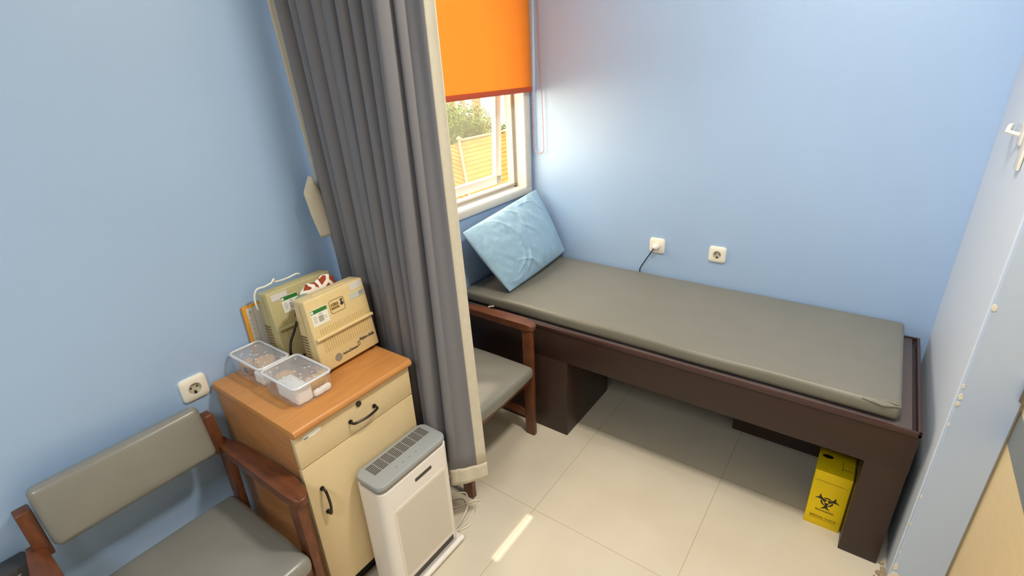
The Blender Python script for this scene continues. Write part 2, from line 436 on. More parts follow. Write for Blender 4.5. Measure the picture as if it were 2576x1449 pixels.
for v in m.bm.verts:
    if v.co.z > mz1-.004:
        dx = min(v.co.x-mx0, mx1-v.co.x); dy = min(v.co.y-my0, my1-v.co.y)
        v.co.z += .004*min(1, dx/.12)*min(1, dy/.12) + .0012*math.sin(v.co.x*31+v.co.y*9)*math.sin(v.co.y*13)
    if v.co.x < mx0+.004: v.co.x += .002*math.sin(v.co.y*11)
obj('vinyl_cover', m, 'mattress', mt, smooth=60)
fold = MB(); fold.tube([(mx0+.002, my0+.11, mz0+.055), (mx0-.001, my0+.05, mz0+.05), (mx0+.002, my0+.004, mz0+.058)], [.002, .006, .002], 8)
fold.tube([(mx0+.004, my0+.004, mz0+.06), (mx0+.02, my0+.05, mz1-.001), (mx0+.028, my0+.1, mz1)], [.001, .004, .001], 8)
obj('corner_fold', fold, 'mattress', mt, smooth=80)
pg = MB().tube([(1.772, 1.478, .597), (1.778, 1.462, .6015), (1.779, 1.45, .605)], .005, 8)
tag(obj('foam_scrap', pg, 'cream'), 'tiny cream scrap on the bed edge beside the mattress corner', 'scrap')

# pillow leaning in the corner
pil = thing('pillow', 'crumpled pale blue pillow leaning in the bed corner', 'pillow', (2.14, 1.5, .66))
pBL, pBR, pTL, pTR = Vector((1.853, 1.402, .664)), Vector((2.452, 1.425, .69)), Vector((1.752, 1.598, .978)), Vector((2.437, 1.612, 1.045))
nrm = (pBR-pBL).cross(pTL-pBL).normalized()
if nrm.y > 0: nrm = -nrm
def pill(side):
    def fn(u, v):
        p = (pBL*(1-u)+pBR*u)*(1-v)+(pTL*(1-u)+pTR*u)*v
        cu, cv = (pTL+pTR)/2-(pBL+pBR)/2, (pBR+pTR)/2-(pBL+pTL)/2
        # edges pull in between the corners
        p = p + cu*(.012*math.sin(PI*u)*min(0, 2*v-1)) + cv*(.010*math.sin(PI*v)*min(0, 2*u-1))
        p = p + cv*(.006*math.sin(19*u+1)+.004*math.sin(41*u))*(2*v-1)**8 + cu*.005*math.sin(17*v)*(2*u-1)**8
        a = max(0, math.sin(PI*u))**.5*max(0, math.sin(PI*v))**.5
        h = .066*a
        if side > 0:
            # long soft wrinkles fanning from the left corner and the seams
            wr = .0
            for (cu0, cv0, cu1, cv1, amp, wid) in ((.30, .88, .36, .45, .0055, .022), (.36, .47, .20, .16, .0055, .024), (.44, .52, .30, .12, .005, .022), (.50, .70, .64, .24, .003, .018), (.26, .16, .06, .10, .004, .025), (.36, .08, .14, .05, .004, .02), (.78, .86, .97, .40, .004, .016), (.62, .93, .86, .80, .004, .018), (.46, .97, .54, .70, .005, .02), (.24, .97, .30, .70, .004, .02), (.24, .30, .46, .06, .004, .018), (.72, .90, .90, .90, .003, .014)):
                A = Vector((cu0, cv0)); B = Vector((cu1, cv1)); P = Vector((u, v)); ab = B-A
                tt = (P-A).dot(ab)/ab.dot(ab); tc_ = max(0, min(1, tt)); bow = .05*math.sin(PI*tc_)
                q = P-(A+ab*tc_); side_ = (ab.x*q.y-ab.y*q.x)/ab.length
                dd = math.hypot(side_-bow, max(0, abs(tt-.5)-.5)*ab.length)
                wr += 1.9*amp*math.exp(-(dd/(wid*.75))**2)*(.35+.65*math.sin(PI*tc_))
            # puckers gathered along the top and bottom seams
            n1 = math.sin(23*u+2.1*math.sin(9*u))+.6*math.sin(41*u+1.3)
            wr += .0055*n1*math.exp(-((1-v)/.15)**2)+.0065*math.sin(33*u+3*math.sin(7*u+1)+6*v)*math.exp(-(v/.16)**2)
            wr += .005*noise.noise(Vector((u*7+v*2, v*3.5, 2.)))+.004*noise.noise(Vector((u*15+v*6, v*7, 7.)))+.0028*(.5-abs(noise.noise(Vector((u*9-v*5, v*4+u*2, 4.)))))
            h += wr*min(1, a*1.5)
            pass
        else: h *= .5
        return p + nrm*h*side
    return fn
m = MB(); m.grid(pill(1), 130, 96); m.grid(pill(-1), 130, 96)
bmesh.ops.remove_doubles(m.bm, verts=m.bm.verts, dist=.0003)
obj('pillowcase', m, 'pillow', pil, smooth=180)
# ------------------------------------------------------------------ sockets
def socket(label, loc, rz):
    s = thing('wall_socket', label, 'socket', loc, (0, 0, rz), 'ivory wall sockets')
    m = MB(); hole = [(.0195*math.cos(2*PI*k/28), .0195*math.sin(2*PI*k/28)) for k in range(28)]
    outer = rrect(0, 0, .082, .082, .014, 6); inner = rrect(0, 0, .066, .066, .009, 6)
    # bevelled plate: outer ring back to raised inner ring to round well
    A = [m.bm.verts.new((u, 0, v)) for u, v in outer]; B = [m.bm.verts.new((u*.97, -.007, v*.97)) for u, v in outer]; Cc = [m.bm.verts.new((u, -.011, v)) for u, v in inner]
    D = [m.bm.verts.new((hole[k][0], -.0105, hole[k][1])) for k in range(28)]
    for k in range(28):
        j = (k+1) % 28
        m.bm.faces.new([A[k], A[j], B[j], B[k]]); m.bm.faces.new([B[k], B[j], Cc[j], Cc[k]]); m.bm.faces.new([Cc[k], Cc[j], D[j], D[k]])
    obj('cover_plate', m, 'socket', s, local=True, smooth=40)
    m = MB(); E = [m.bm.verts.new((u, -.0105, v)) for u, v in hole]; F = [m.bm.verts.new((u*.97, -.0015, v*.97)) for u, v in hole]
    for k in range(28): j = (k+1) % 28; m.bm.faces.new([E[k], E[j], F[j], F[k]])
    m.bm.faces.new(F)
    obj('socket_well', m, 'socket_in', s, local=True, smooth=40)
    for sx in (-1, 1): obj('pin_hole', MB().cyl((sx*.0095, -.002, .001), (sx*.0095, -.0012, .001), .003, 12), 'hole', s, local=True)
    m = MB().box(-.003, .003, -.009, -.0012, -.019, -.010, .001); obj('earth_clip', m, 'black', s, local=True)
    return s
s1 = socket('ivory wall socket on the left blue wall above the vinyl chair', (.483, WA, .808), 0)
s2 = socket('ivory wall socket with a white plug in it, above the bed', (WB, .878, .809), PI/2*-1)
s3 = socket('empty ivory wall socket above the mattress, nearer the pillar', (WB, .572, .813), -PI/2)
plg = thing('power_plug', 'white round plug with dark cord in the socket above the bed', 'plug', (WB-.011, .878, .809))
m = MB(); m.tube([(WB-.0105, .878, .809), (WB-.03, .878, .809), (WB-.04, .880, .806), (WB-.044, .881, .804)], [.019, .0185, .014, .006], 20)
obj('plug_body', m, 'pwhite', plg, smooth=50)
def bez(p, n=24):
    out = []
    P = [Vector(q) for q in p]; P = [P[0]*2-P[1]] + P + [P[-1]*2-P[-2]]
    for i in range(1, len(P)-2):
        for k in range(n):
            t = k/n; a, b, c, d = P[i-1:i+3]
            out.append(.5*((2*b)+(-a+c)*t+(2*a-5*b+4*c-d)*t*t+(-a+3*b-3*c+d)*t**3))
    out.append(P[-2]); return out
obj('cord', MB().tube(bez([(WB-.043, .881, .804), (WB-.043, .893, .783), (WB-.03, .925, .73), (WB-.016, .958, .672), (WB-.006, .963, .64), (WB-.0045, .966, .60)], 8), .0032, 8), 'cord_dark', plg)

# ------------------------------------------------------------------ armchairs
def make_chair():
    c = thing('armchair', '', 'chair', (.24, 1.4, 0), (0, 0, 0), 'wooden armchairs with grey vinyl seats')
    def P(name, mb, m, sm=40): return obj(name, mb, m, c, local=True, smooth=sm)
    Y = lambda y: y-1.4
    # seat cushion
    m = MB(); m.box(-.226, .226, Y(1.132), Y(1.59), .358, .418, .022, 4)
    bmesh.ops.subdivide_edges(m.bm, edges=[e for e in m.bm.edges if e.calc_length() > .15], cuts=14, use_grid_fill=True)
    for v in m.bm.verts:
        a = max(0, 1-(v.co.x/.226)**2)*max(0, 1-((v.co.y-Y(1.36))/.23)**2)
        if v.co.z > .4: v.co.z += .020*a**.6 + .0025*math.sin(v.co.x*40+v.co.y*25)*a
        if v.co.y < Y(1.16): v.co.y -= .008*max(0, 1-(v.co.x/.226)**2)
    P('seat', m, 'vinyl', 60)
    # backrest pad
    m = MB(); m.box(-.208, .208, -.024, .024, -.088, .088, .018, 4)
    bmesh.ops.subdivide_edges(m.bm, edges=[e for e in m.bm.edges if e.calc_length() > .1], cuts=10, use_grid_fill=True)
    for v in m.bm.verts:
        if v.co.y < -.01: v.co.y -= .010*max(0, 1-(v.co.x/.208)**2)*max(0, 1-(v.co.z/.088)**2)
    bmesh.ops.transform(m.bm, verts=m.bm.verts, matrix=Matrix.Translation((0, Y(1.572), .706)) @ Matrix.Rotation(math.radians(-13), 4, 'X'))
    P('backrest', m, 'vinyl', 60)
    f = MB(); f.box(-.228, .228, Y(1.155), Y(1.178), .322, .362, .003); f.box(-.228, .228, Y(1.55), Y(1.572), .322, .362, .003)
    for s in (-1, 1): x0, x1 = sorted((s*.203, s*.2285)); f.box(x0, x1, Y(1.175), Y(1.555), .322, .362, .003)
    P('seat_frame', f, 'chair_wood')
    for s in (-1, 1):
        x0, x1 = sorted((s*.2295, s*.2545))
        P('leg', MB().box(x0, x1, Y(1.148), Y(1.2), 0, .598, .003), 'chair_wood')
        P('leg', MB().hexa([(x0, Y(1.585), 0), (x1, Y(1.585), 0), (x1, Y(1.63), 0), (x0, Y(1.63), 0), (x0, Y(1.55), .60), (x1, Y(1.55), .60), (x1, Y(1.6), .60), (x0, Y(1.6), .60)], .003), 'chair_wood')
        q0, q1 = sorted((s*.2115, s*.2455))
        P('back_post', MB().hexa([(q0, Y(1.556), .601), (q1, Y(1.556), .601), (q1, Y(1.6), .601), (q0, Y(1.6), .601), (q0, Y(1.59), .735), (q1, Y(1.59), .735), (q1, Y(1.628), .735), (q0, Y(1.628), .735)], .004), 'chair_wood')
        P('stretcher', MB().box(x0+.003, x1-.003, Y(1.2), Y(1.592), .10, .142, .002), 'chair_wood')
        # shaped arm: straight inner edge, swelling outer edge, rounded nose
        inn = [(1.603, .2235), (1.5, .2225), (1.3, .222), (1.2, .222), (1.17, .224), (1.148, .229), (1.138, .238)]
        out = [(1.137, .256), (1.145, .268), (1.165, .277), (1.22, .2835), (1.33, .2835), (1.45, .277), (1.55, .264), (1.603, .258)]
        poly = [(s*x, Y(y)) for y, x in inn] + [(s*x, Y(y)) for y, x in out]
        m = MB(); m.prism(poly, XY, .598, .630)
        ed = [e for e in m.bm.edges if abs(e.verts[0].co.z-e.verts[1].co.z) < 1e-5]
        bmesh.ops.bevel(m.bm, geom=ed, offset=.005, segments=3, profile=.5, affect='EDGES')
        for v in m.bm.verts:
            if v.co.z > .61 and v.co.y < Y(1.17): v.co.z -= .010*((Y(1.17)-v.co.y)/.035)
        P('armrest', m, 'chair_wood')
    return c
ch1 = make_chair(); ch1['label'] = 'brown wooden armchair with grey vinyl seat left of the cabinet'
ch2 = copy_tree(ch1); ch2.location = (1.435, 1.4, 0); ch2['label'] = 'brown wooden armchair half hidden behind the curtain beside the bed'

# ------------------------------------------------------------------ bedside cabinet
cab = thing('bedside_cabinet', 'brown wooden bedside cabinet with beige drawer and door', 'cabinet', (.762, 1.43, 0))
cx0, cx1, cy0, cy1 = .538, .985, 1.226, 1.655
b = MB()
b.box(cx0, cx0+.018, cy0, cy1, 0, .769); b.box(cx1-.018, cx1, cy0, cy1, 0, .769); b.box(cx0+.018, cx1-.018, cy1-.01, cy1, 0.02, .769); b.box(cx0+.018, cx1-.018, cy0+.002, cy1-.01, .10, .118); b.box(cx0+.018, cx1-.018, cy0+.002, cy1-.01, .64, .656)
obj('carcass', b, 'oak', cab, smooth=0)
obj('plinth', MB().box(cx0+.018, cx1-.018, cy0+.035, cy0+.05, 0, .10), 'black', cab, smooth=0)
m = MB(); m.box(.532, .991, 1.199, 1.658, .77, .80, .004, 2)
m.tube([(.534, 1.2045, .785), (.989, 1.2045, .785)], .0145, 14)
obj('top', m, 'oak_top', cab)
dr = obj('drawer', MB().box(.537, .986, 1.208, 1.2255, .652, .768, .0025), 'beige', cab)
do = obj('door', MB().box(.537, .986, 1.208, 1.2255, .105, .649, .0025), 'beige', cab)
def handle(p0, p1, par):
    p0, p1 = Vector(p0), Vector(p1); o = Vector((0, -.024, 0)); ax = (p1-p0)
    pts = bez([p0+Vector((0, .002, 0)), p0+o*.75, p0+ax*.2+o*1.05, p0+ax*.5+o*1.2, p0+ax*.8+o*1.05, p1+o*.75, p1+Vector((0, .002, 0))], 6)
    m = MB(); m.tube(pts, .0042, 10); m.cyl(p0, p0+Vector((0, -.004, 0)), .0075, 14); m.cyl(p1, p1+Vector((0, -.004, 0)), .0075, 14)
    return obj('handle', m, 'black_gloss', par, smooth=60)
handle((.724, 1.208, .704), (.82, 1.208, .704), dr)
handle((.582, 1.208, .545), (.582, 1.208, .449), do)
m = MB().cyl((.765, 1.2085, .748), (.765, 1.204, .748), .0095, 24); lk = obj('lock', m, 'black_gloss', dr)
m = MB(); m.prism([(.560, .748), (.566, .741), (.60, .740), (.623, .744), (.628, .754), (.615, .758), (.57, .757)], XZ(1.2071), 0, .0008)
obj('sticker', m, 'label', dr, smooth=0)
m = MB()
for k in range(4): m.box(.566+.004*k, .5685+.004*k, 1.2066, 1.2071, .7435, .7485)
obj('sticker_print', m, 'ink', dr, smooth=0)

# ------------------------------------------------------------------ air purifier
ap = thing('air_purifier', 'white air purifier with grey top in front of the cabinet', 'air purifier', (.843, 1.13, 0))
ax0, ax1, ay0, ay1, az = .684, .998, 1.066, 1.196, .523
acx, acy = (ax0+ax1)/2, (ay0+ay1)/2
def shell(z0, z1, dx0, dx1, bev, r=.03):
    m = MB(); n = 13
    p = rrect(acx, acy, ax1-ax0, ay1-ay0, r, 8)
    rings = []
    for z, d in ((z0, dx0), (z1, dx1)) if not bev else ((z0, dx0), (z1-bev, dx1), (z1-bev*.3, dx1+bev*.3), (z1, dx1+bev)):
        rings.append([m.bm.verts.new((acx+(u-acx)*(1-2*d/(ax1-ax0)), acy+(v-acy)*(1-2*d/(ay1-ay0)), z)) for u, v in p])
    N = len(p)
    for A, B in zip(rings[:-1], rings[1:]):
        for k in range(N): m.bm.faces.new([A[k], A[(k+1) % N], B[(k+1) % N], B[k]])
    m.bm.faces.new(rings[0][::-1]); m.bm.faces.new(rings[-1]); return m
obj('body', shell(.012, .49, 0, 0, 0), 'pwhite', ap, smooth=50)
obj('neck', shell(.4905, .506, .005, .005, 0), 'dot_grey', ap, smooth=50)
cap = obj('top_cap', shell(.5065, az, .0005, .0005, .004), 'pgrey', ap, smooth=50)
# vent slots in the top
v = MB()
rows = 8
for i in range(rows):
    u0 = .722+(.975-.722)*i/rows; u1 = u0+.0285
    for j in range(7):
        y = 1.130+(1.182-1.130)*j/7
        v.box(u0, u1, y, y+.0047, az-.0005, az+.0004)
obj('vent_slots', v, 'pslot', cap, smooth=0)
for k in range(4): obj('button', MB().cyl((.787+.029*k, 1.098, az), (.787+.029*k, 1.098, az+.0004), .0036, 16), 'button', cap)
# front grille with holes
gx0, gx1, gz0, gz1 = .722, .970, .074, .398
gr = obj('front_grille', MB().prism(rrect((gx0+gx1)/2, (gz0+gz1)/2, gx1-gx0, gz1-gz0, .008, 4), XZ(ay0-.0012), 0, .0022), 'pgrille', ap, smooth=0)
h = MB(); px = .0066; pz = .0062
nx = int((gx1-gx0-.016)/px); nz = int((gz1-gz0-.016)/pz)
for i in range(nx):
    for j in range(nz):
        x = gx0+.0105+px*i+(px/2 if j % 2 else 0); z = gz0+.0105+pz*j
        h.face([(x+.0019*math.cos(PI/3*k), ay0-.00135, z+.0019*math.sin(PI/3*k)) for k in range(6)])
obj('grille_holes', h, 'phole', gr, smooth=0)
obj('hand_slot', MB().prism(rrect(.866, .448, .078, .014, .004, 4), XZ(ay0-.0008), 0, .002), 'pslot', ap, smooth=0)
obj('foot', MB().prism(rrect(.843, 1.118, .332, .135, .03, 6), XY, 0, .0118), 'pwhite', ap, smooth=40)
m = MB(); m.tube([(.69, 1.052, .02), (1.0, 1.052, .02)], .011, 12); obj('foot_bar', m, 'pwhite', ap, smooth=60)
obj('intake_slot', MB().box(.735, .965, ay0-.0015, ay0+.001, .034, .058), 'pslot', ap, smooth=0)
cord = bez([(.96, 1.19, .05), (1.03, 1.20, .055), (1.10, 1.205, .055), (1.141, 1.188, .05), (1.157, 1.164, .045), (1.124, 1.127, .035), (1.07, 1.11, .02), (1.01, 1.105, .01), (.98, 1.12, .006)], 10)
c2 = bez([(.98, 1.19, .02), (1.05, 1.205, .012), (1.12, 1.17, .0045), (1.175, 1.135, .0045), (1.193, 1.108, .0045), (1.153, 1.106, .0045), (1.118, 1.083, .0045), (1.075, 1.072, .0045), (1.03, 1.088, .0045), (.99, 1.12, .0045)], 10)
c3 = bez([(.99, 1.12, .0045), (1.03, 1.096, .0045), (1.072, 1.09, .0045), (1.107, 1.098, .0045), (1.15, 1.112, .0045)], 10)
m = MB(); m.tube(cord, .003, 8); m.tube(c2, .003, 8); m.tube(c3, .003, 8)
obj('power_cord', m, 'cord_white', ap, smooth=80)

# ------------------------------------------------------------------ curtain
cur = thing('curtain', 'grey pleated curtain with cream borders hanging beside the cabinet', 'curtain', (1.06, 1.35, .21))
ZT, ZH, ZB = 2.68, .292, .212
NPL = 10
def flare(z): return max(0, min(1, (1.9-z)/1.7))
def cpt(t, z, off=0.):
    """t -1..0 wall side border, 0..1 pleated run, 1..2 near end panel"""
    bw = .040-.020*max(0, min(1, 1.9-z))
    if t < 0:
        b = cpt(0, z); return b + Vector((-.88*bw*-t, .50*bw*-t+.003*math.sin(PI*-t), 0))
    if t <= 1:
        x0 = 1.004+.072*max(0, min(1.0, 1.95-z))+bw*.88; y0 = 1.612
        x1 = 1.078-.014*flare(z); y1 = 1.105
        x = x0+(x1-x0)*t; y = y0+(y1-y0)*t
        ph = NPL*t*2*PI + .55*math.sin(t*31)+.35*math.sin(t*13+.8)
        fade = min(1, t*18)*min(1, (1-t)*20)
        amp = (.047+.008*math.sin(t*23+.6))*fade
        s = math.sin(ph + .5*math.sin(z*1.3+t*9)*flare(z)); c = math.cos(ph)
        cusp = abs(math.sin(.5*ph+.25*math.sin(z*1.3+t*9)*flare(z)))
        x += amp*(1.2*s if s > 0 else s*.9) + .0045*math.sin(3.1*ph+.4*z+t*5)*fade
        y += (.006*math.sin(2*ph)-.008*c)*fade + .006*math.sin(z*1.7+t*23)
        return Vector((x, y, z))
    u = t-1
    a = cpt(1, z); fl = flare(z)
    b = Vector((1.108+.052*fl**1.3, 1.03, z))
    p = a.lerp(b, u); d = (b-a).normalized(); nn = Vector((d.y, -d.x, 0))
    p += nn*(.006*math.sin(PI*u)+.0025*math.sin(PI*3*u+z*1.2)*math.sin(PI*u))
    return p
def strip(t0, t1, z0, z1, nt, nz, off=0.):
    m = MB()
    def f(u, v):
        t = t0+(t1-t0)*u; z = z0+(z1-z0)*v
        p = cpt(t, z); q = cpt(t+.003, z)-cpt(t-.003, z)
        q.z = 0
        if q.length > 1e-9: q.normalize()
        return p + Vector((q.y, -q.x, 0))*off
    m.grid(f, nt, nz); return m
def cloth(name, t0, t1, z0, z1, nt, nz, mt_):
    o = obj(name, strip(t0, t1, z0, z1, nt, nz), mt_, cur, smooth=180)
    s = o.modifiers.new('thickness', 'SOLIDIFY'); s.thickness = .0016; s.offset = 0
    return o
TE = 1.64
cloth('curtain_fabric', 0, TE, ZH, ZT, 260, 40, 'curtain')
cloth('wall_side_border', -1, 0, ZB, ZT, 6, 40, 'cream')
cloth('front_border', TE, 2.0, ZH, ZT, 12, 40, 'cream')
cloth('bottom_hem', 0, 2.0, ZB, ZH, 280, 6, 'cream')
rl = MB(); rl.box(1.05, 1.085, .2, 1.66, ZT+.0, ZT+.03)
obj('ceiling_track', rl, 'white_frame', cur)
# tieback strap hanging at the wall
tb = MB()
def tbf(u, v):
    top = [(1.006, 1.605, 1.397), (0.970, 1.60, 1.346), (0.982, 1.60, 1.26), (1.002, 1.60, 1.176)]
    bot = [(1.012, 1.604, 1.392), (1.036, 1.60, 1.332), (1.055, 1.60, 1.243), (1.061, 1.60, 1.180)]
    k = v*3; i = min(2, int(k)); f_ = k-i
    a = Vector(top[i]).lerp(Vector(top[i+1]), f_); b = Vector(bot[i]).lerp(Vector(bot[i+1]), f_)
    p = a.lerp(b, u); p.y -= .012*math.sin(PI*u)
    return p
tb.grid(tbf, 9, 24)
o = obj('tieback', tb, 'cream', cur, smooth=180); s = o.modifiers.new('thickness', 'SOLIDIFY'); s.thickness = .004

# ------------------------------------------------------------------ machines on the cabinet
def machine(label, loc, rot, w_, h_, d_, m_, front):
    """compressor case standing upright; origin at the middle of its bottom front edge"""
    r = thing('nebulizer_machine', label, 'medical device', loc, rot, 'cream compressor cases on the cabinet')
    m = MB(); x0, x1 = -w_/2, w_/2
    m.hexa([(x0, .0, 0), (x1, .0, 0), (x1, d_, 0), (x0, d_, 0), (x0+.002, .008, h_), (x1-.004, .008, h_), (x1-.006, d_-.012, h_-.002), (x0+.004, d_-.012, h_-.002)], .006, 3)
    bd = obj('case', m, m_, r, local=True, smooth=40)
    yo = lambda z: .008*z/h_ - .0004
    T = lambda x, z: (x, yo(z), z)
    # seam and side louvres
    m = MB(); m.box(x0-.0006, x0+.001, d_*.42, d_*.42+.0015, .012, h_-.012); obj('seam', m, 'rib', bd, local=True, smooth=0)
    m = MB()
    for k in range(11): m.box(x0-.0006, x0+.003, d_*.5, d_*.92, .02+k*.0105, .0255+k*.0105)
    obj('side_louvres', m, 'louvre', bd, local=True, smooth=0)
    # front ribs above and below the grip
    for (za, zb) in ((.066, .110), (.130, .149)):
        m = MB()
        for k in range(22):
            x = x0+.03+k*(w_-.05)/22
            m.hexa([T(x, za), T(x+.0022, za), (x+.0022, yo(za)+.003, za), (x, yo(za)+.003, za), T(x, zb), T(x+.0022, zb), (x+.0022, yo(zb)+.003, zb), (x, yo(zb)+.003, zb)])
            for vv in list(m.bm.verts)[-8:]: vv.co.y -= .0009
        obj('front_ribs', m, 'rib', bd, local=True, smooth=0)
    zh = .120
    hd = MB(); hd.tube([(x0+.006, yo(zh)-.005, zh), (x1-.004, yo(zh)-.005, zh)], .0062, 12)
    for k in range(14): hd.cyl((x0+.028+k*.0145, yo(zh)-.005, zh), (x0+.030+k*.0145, yo(zh)-.005, zh), .0068, 12)
    obj('carry_handle', hd, m_, r, local=True, smooth=50)
    def label_(x, z, ww, hh, mt_, name, dy=.0): 
        mm = MB(); mm.hexa([(x, yo(z)-.0006-dy, z), (x+ww, yo(z)-.0006-dy, z), (x+ww, yo(z)+.003, z), (x, yo(z)+.003, z), (x, yo(z+hh)-.0006-dy, z+hh), (x+ww, yo(z+hh)-.0006-dy, z+hh), (x+ww, yo(z+hh)+.003, z+hh), (x, yo(z+hh)+.003, z+hh)])
        return obj(name, mm, mt_, r, local=True, smooth=0)
    slope = math.atan2(.008, h_)
    FT = lambda x, z, e=.0008: Matrix.Translation((x, yo(z)-e, z)) @ Matrix.Rotation(PI/2-slope, 4, 'X')
    if front:
        lx, lz = x0+.014, .164
    else:
        lx, lz = x0+.046, .166
    lb = label_(lx, lz, .062, .056, 'label', 'inventory_label')
    label_(lx+.001, lz+.042, .060, .0125, 'green', 'green_band', .0004)
    # print lines, kept grey and unreadable as in the photo
    mm = MB()
    for (a, b_, ww, hh) in ((.024, .010, .018, .020), (.005, .030, .012, .002), (.005, .024, .014, .002), (.005, .018, .013, .002), (.005, .012, .012, .002), (.028, .034, .012, .003), (.045, .016, .010, .002), (.045, .022, .009, .002)):
        x = lx+a; z = lz+b_
        mm.hexa([(x, yo(z)-.0010, z), (x+ww, yo(z)-.0010, z), (x+ww, yo(z), z), (x, yo(z), z), (x, yo(z+hh)-.0010, z+hh), (x+ww, yo(z+hh)-.0010, z+hh), (x+ww, yo(z+hh), z+hh), (x, yo(z+hh), z+hh)])
    obj('label_print', mm, 'label_grey', r, local=True, smooth=0)
    mm = MB(); mm.prism([(lx+.004+.0045*math.cos(2*PI*k/14), lz+.0483+.0045*math.sin(2*PI*k/14)) for k in range(14)], lambda u, v, a: (u+.002, yo(v)-.0013+a, v), 0, .0005)
    obj('band_emblem', mm, 'label', r, local=True, smooth=0)
    if front:
        # worn tape pieces, logo frame, lettering, round badge
        label_(x1-.062, .228, .05, .023, 'paper', 'worn_tape'); label_(x1-.072, .198, .064, .021, 'label_sheen', 'pale_sticker', .0002); label_(x1-.034, .201, .024, .016, 'label_grey', 'sticker_patch', .0004)
        ring_o = rrect(x0+.115, .202, .058, .046, .008, 6); ring_i = rrect(x0+.115, .202, .055, .043, .0066, 6)
        mm = MB(); N_ = len(ring_o)
        for k in range(N_):
            j = (k+1) % N_
            mm.face([(u, yo(v)-.0008, v) for u, v in (ring_o[k], ring_o[j], ring_i[j], ring_i[k])])
        obj('logo_frame', mm, 'ink_brown', r, local=True, smooth=0)
        text_mesh('lettering', 'ASMA', .015, 'ink_brown', r, FT(x0+.106, .208), fit=.032, bold=True)
        text_mesh('lettering', 'MANDIRI', .012, 'ink_brown', r, FT(x0+.106, .196), fit=.030, bold=True)
        mm = MB()
        mm.prism([(x0+.134+.0062*math.cos(2*PI*k/20), .202+.0062*math.sin(2*PI*k/20)) for k in range(20)], lambda u, v, a: (u, yo(v)-.001+a, v), 0, .0004)
        mm.prism([(x0+.128, .217), (x0+.140, .219), (x0+.135, .209), (x0+.132, .208)], lambda u, v, a: (u, yo(v)-.001+a, v), 0, .0004)
        obj('logo_figure', mm, 'ink', r, local=True, smooth=0)
        mm = MB(); mm.prism([(x0+.068+.0135*math.cos(2*PI*k/28), .031+.0135*math.sin(2*PI*k/28)) for k in range(28)], lambda u, v, a: (u, yo(v)-.0012+a, v), 0, .001)
        obj('round_badge', mm, 'dot_grey', r, local=True, smooth=0)
        text_mesh('lettering', 'AstraZeneca', .0125, 'ink', r, FT(x0+.118, .033), fit=.064, bold=True)
        text_mesh('lettering', 'Pulmo-Aide', .0165, 'ink', r, FT(x1-.047, .050), shear=.25, fit=.064, bold=True)
        mm = MB()
        for k in range(2):
            c = (x0+.156, .040)
            pts = []
            for q in range(13):
                a = PI*(.15+k)+PI*.85*q/12; pts.append((c[0]+.0055*math.cos(a)*(.75), c[1]+.0075*math.sin(a)))
            mm.tube([(u, yo(v)-.0006, v) for u, v in pts], .0011, 6)
        obj('swirl_logo', mm, 'ink', r, local=True)
    else:
        label_(x0+.016, .218, .058, .022, 'paper', 'worn_tape')
    for sx in (x0+.03, x1-.03):
        for yy in (.012, d_-.02): obj('rubber_foot', MB().cyl((sx, yy, -.0055), (sx, yy, .004), .008, 12), 'black', r, local=True)
    # flip handle recess on top
    obj('top_ridge', MB().box(x0+.05, x1-.06, .03, .036, h_-.003, h_+.002, .001), m_, bd, local=True)
    return r
m1 = machine('cream medical compressor with brand lettering standing at the cabinet front', (.874, 1.352, .8145), (math.radians(-5), 0, math.radians(1.5)), .240, .256, .085, M['machine'], True)
m2 = machine('yellowed compressor with green label standing against the wall behind', (.856, 1.518, .8172), (math.radians(-7), 0, 0), .254, .25, .085, M['machine_old'], False)
# cord of the front machine
blk = MB().tube(bez([(.748, 1.432, .99), (.742, 1.452, .95), (.728, 1.462, .915), (.726, 1.475, .87), (.733, 1.478, .83), (.76, 1.475, .8045), (.82, 1.47, .8045)], 10), .0042, 8)
tag(obj('black_cord', blk, 'black', smooth=80), 'black cord hanging between the two cream machines on the cabinet', 'cord')
# white tubing over the back machine
tbp = bez([(.722, 1.612, 1.0), (.723, 1.617, 1.04), (.735, 1.614, 1.068), (.76, 1.606, 1.072), (.785, 1.604, 1.077), (.797, 1.606, 1.086), (.802, 1.608, 1.074), (.85, 1.614, 1.069), (.88, 1.61, 1.074), (.895, 1.612, 1.069)], 8)
tag(obj('tubing', MB().tube(tbp, .0035, 8), 'tube', smooth=80), 'thin white tube lying over the top of the yellowed machine', 'tube')
# folder leaning on the wall
fo = thing('folder', 'orange folder with a lined paper sheet leaning on the wall', 'folder', (.79, 1.655, .8))
obj('cover', MB().box(.690, .92, 1.655, 1.664, .801, 1.008, .001), 'orange_card', fo)
pp = obj('paper_sheet', MB().box(.701, .915, 1.6525, 1.6546, .803, 1.0), 'paper', fo, smooth=0)
m = MB(); m.box(.722, .7235, 1.6520, 1.6526, .803, 1.0)
for k in range(9): m.box(.704, .717, 1.6520, 1.6526, .83+k*.018, .8312+k*.018)
m.cyl((.713, 1.6520, .985), (.713, 1.6526, .985), .004, 12)
obj('ruled_lines', m, 'label_grey', pp, smooth=0)
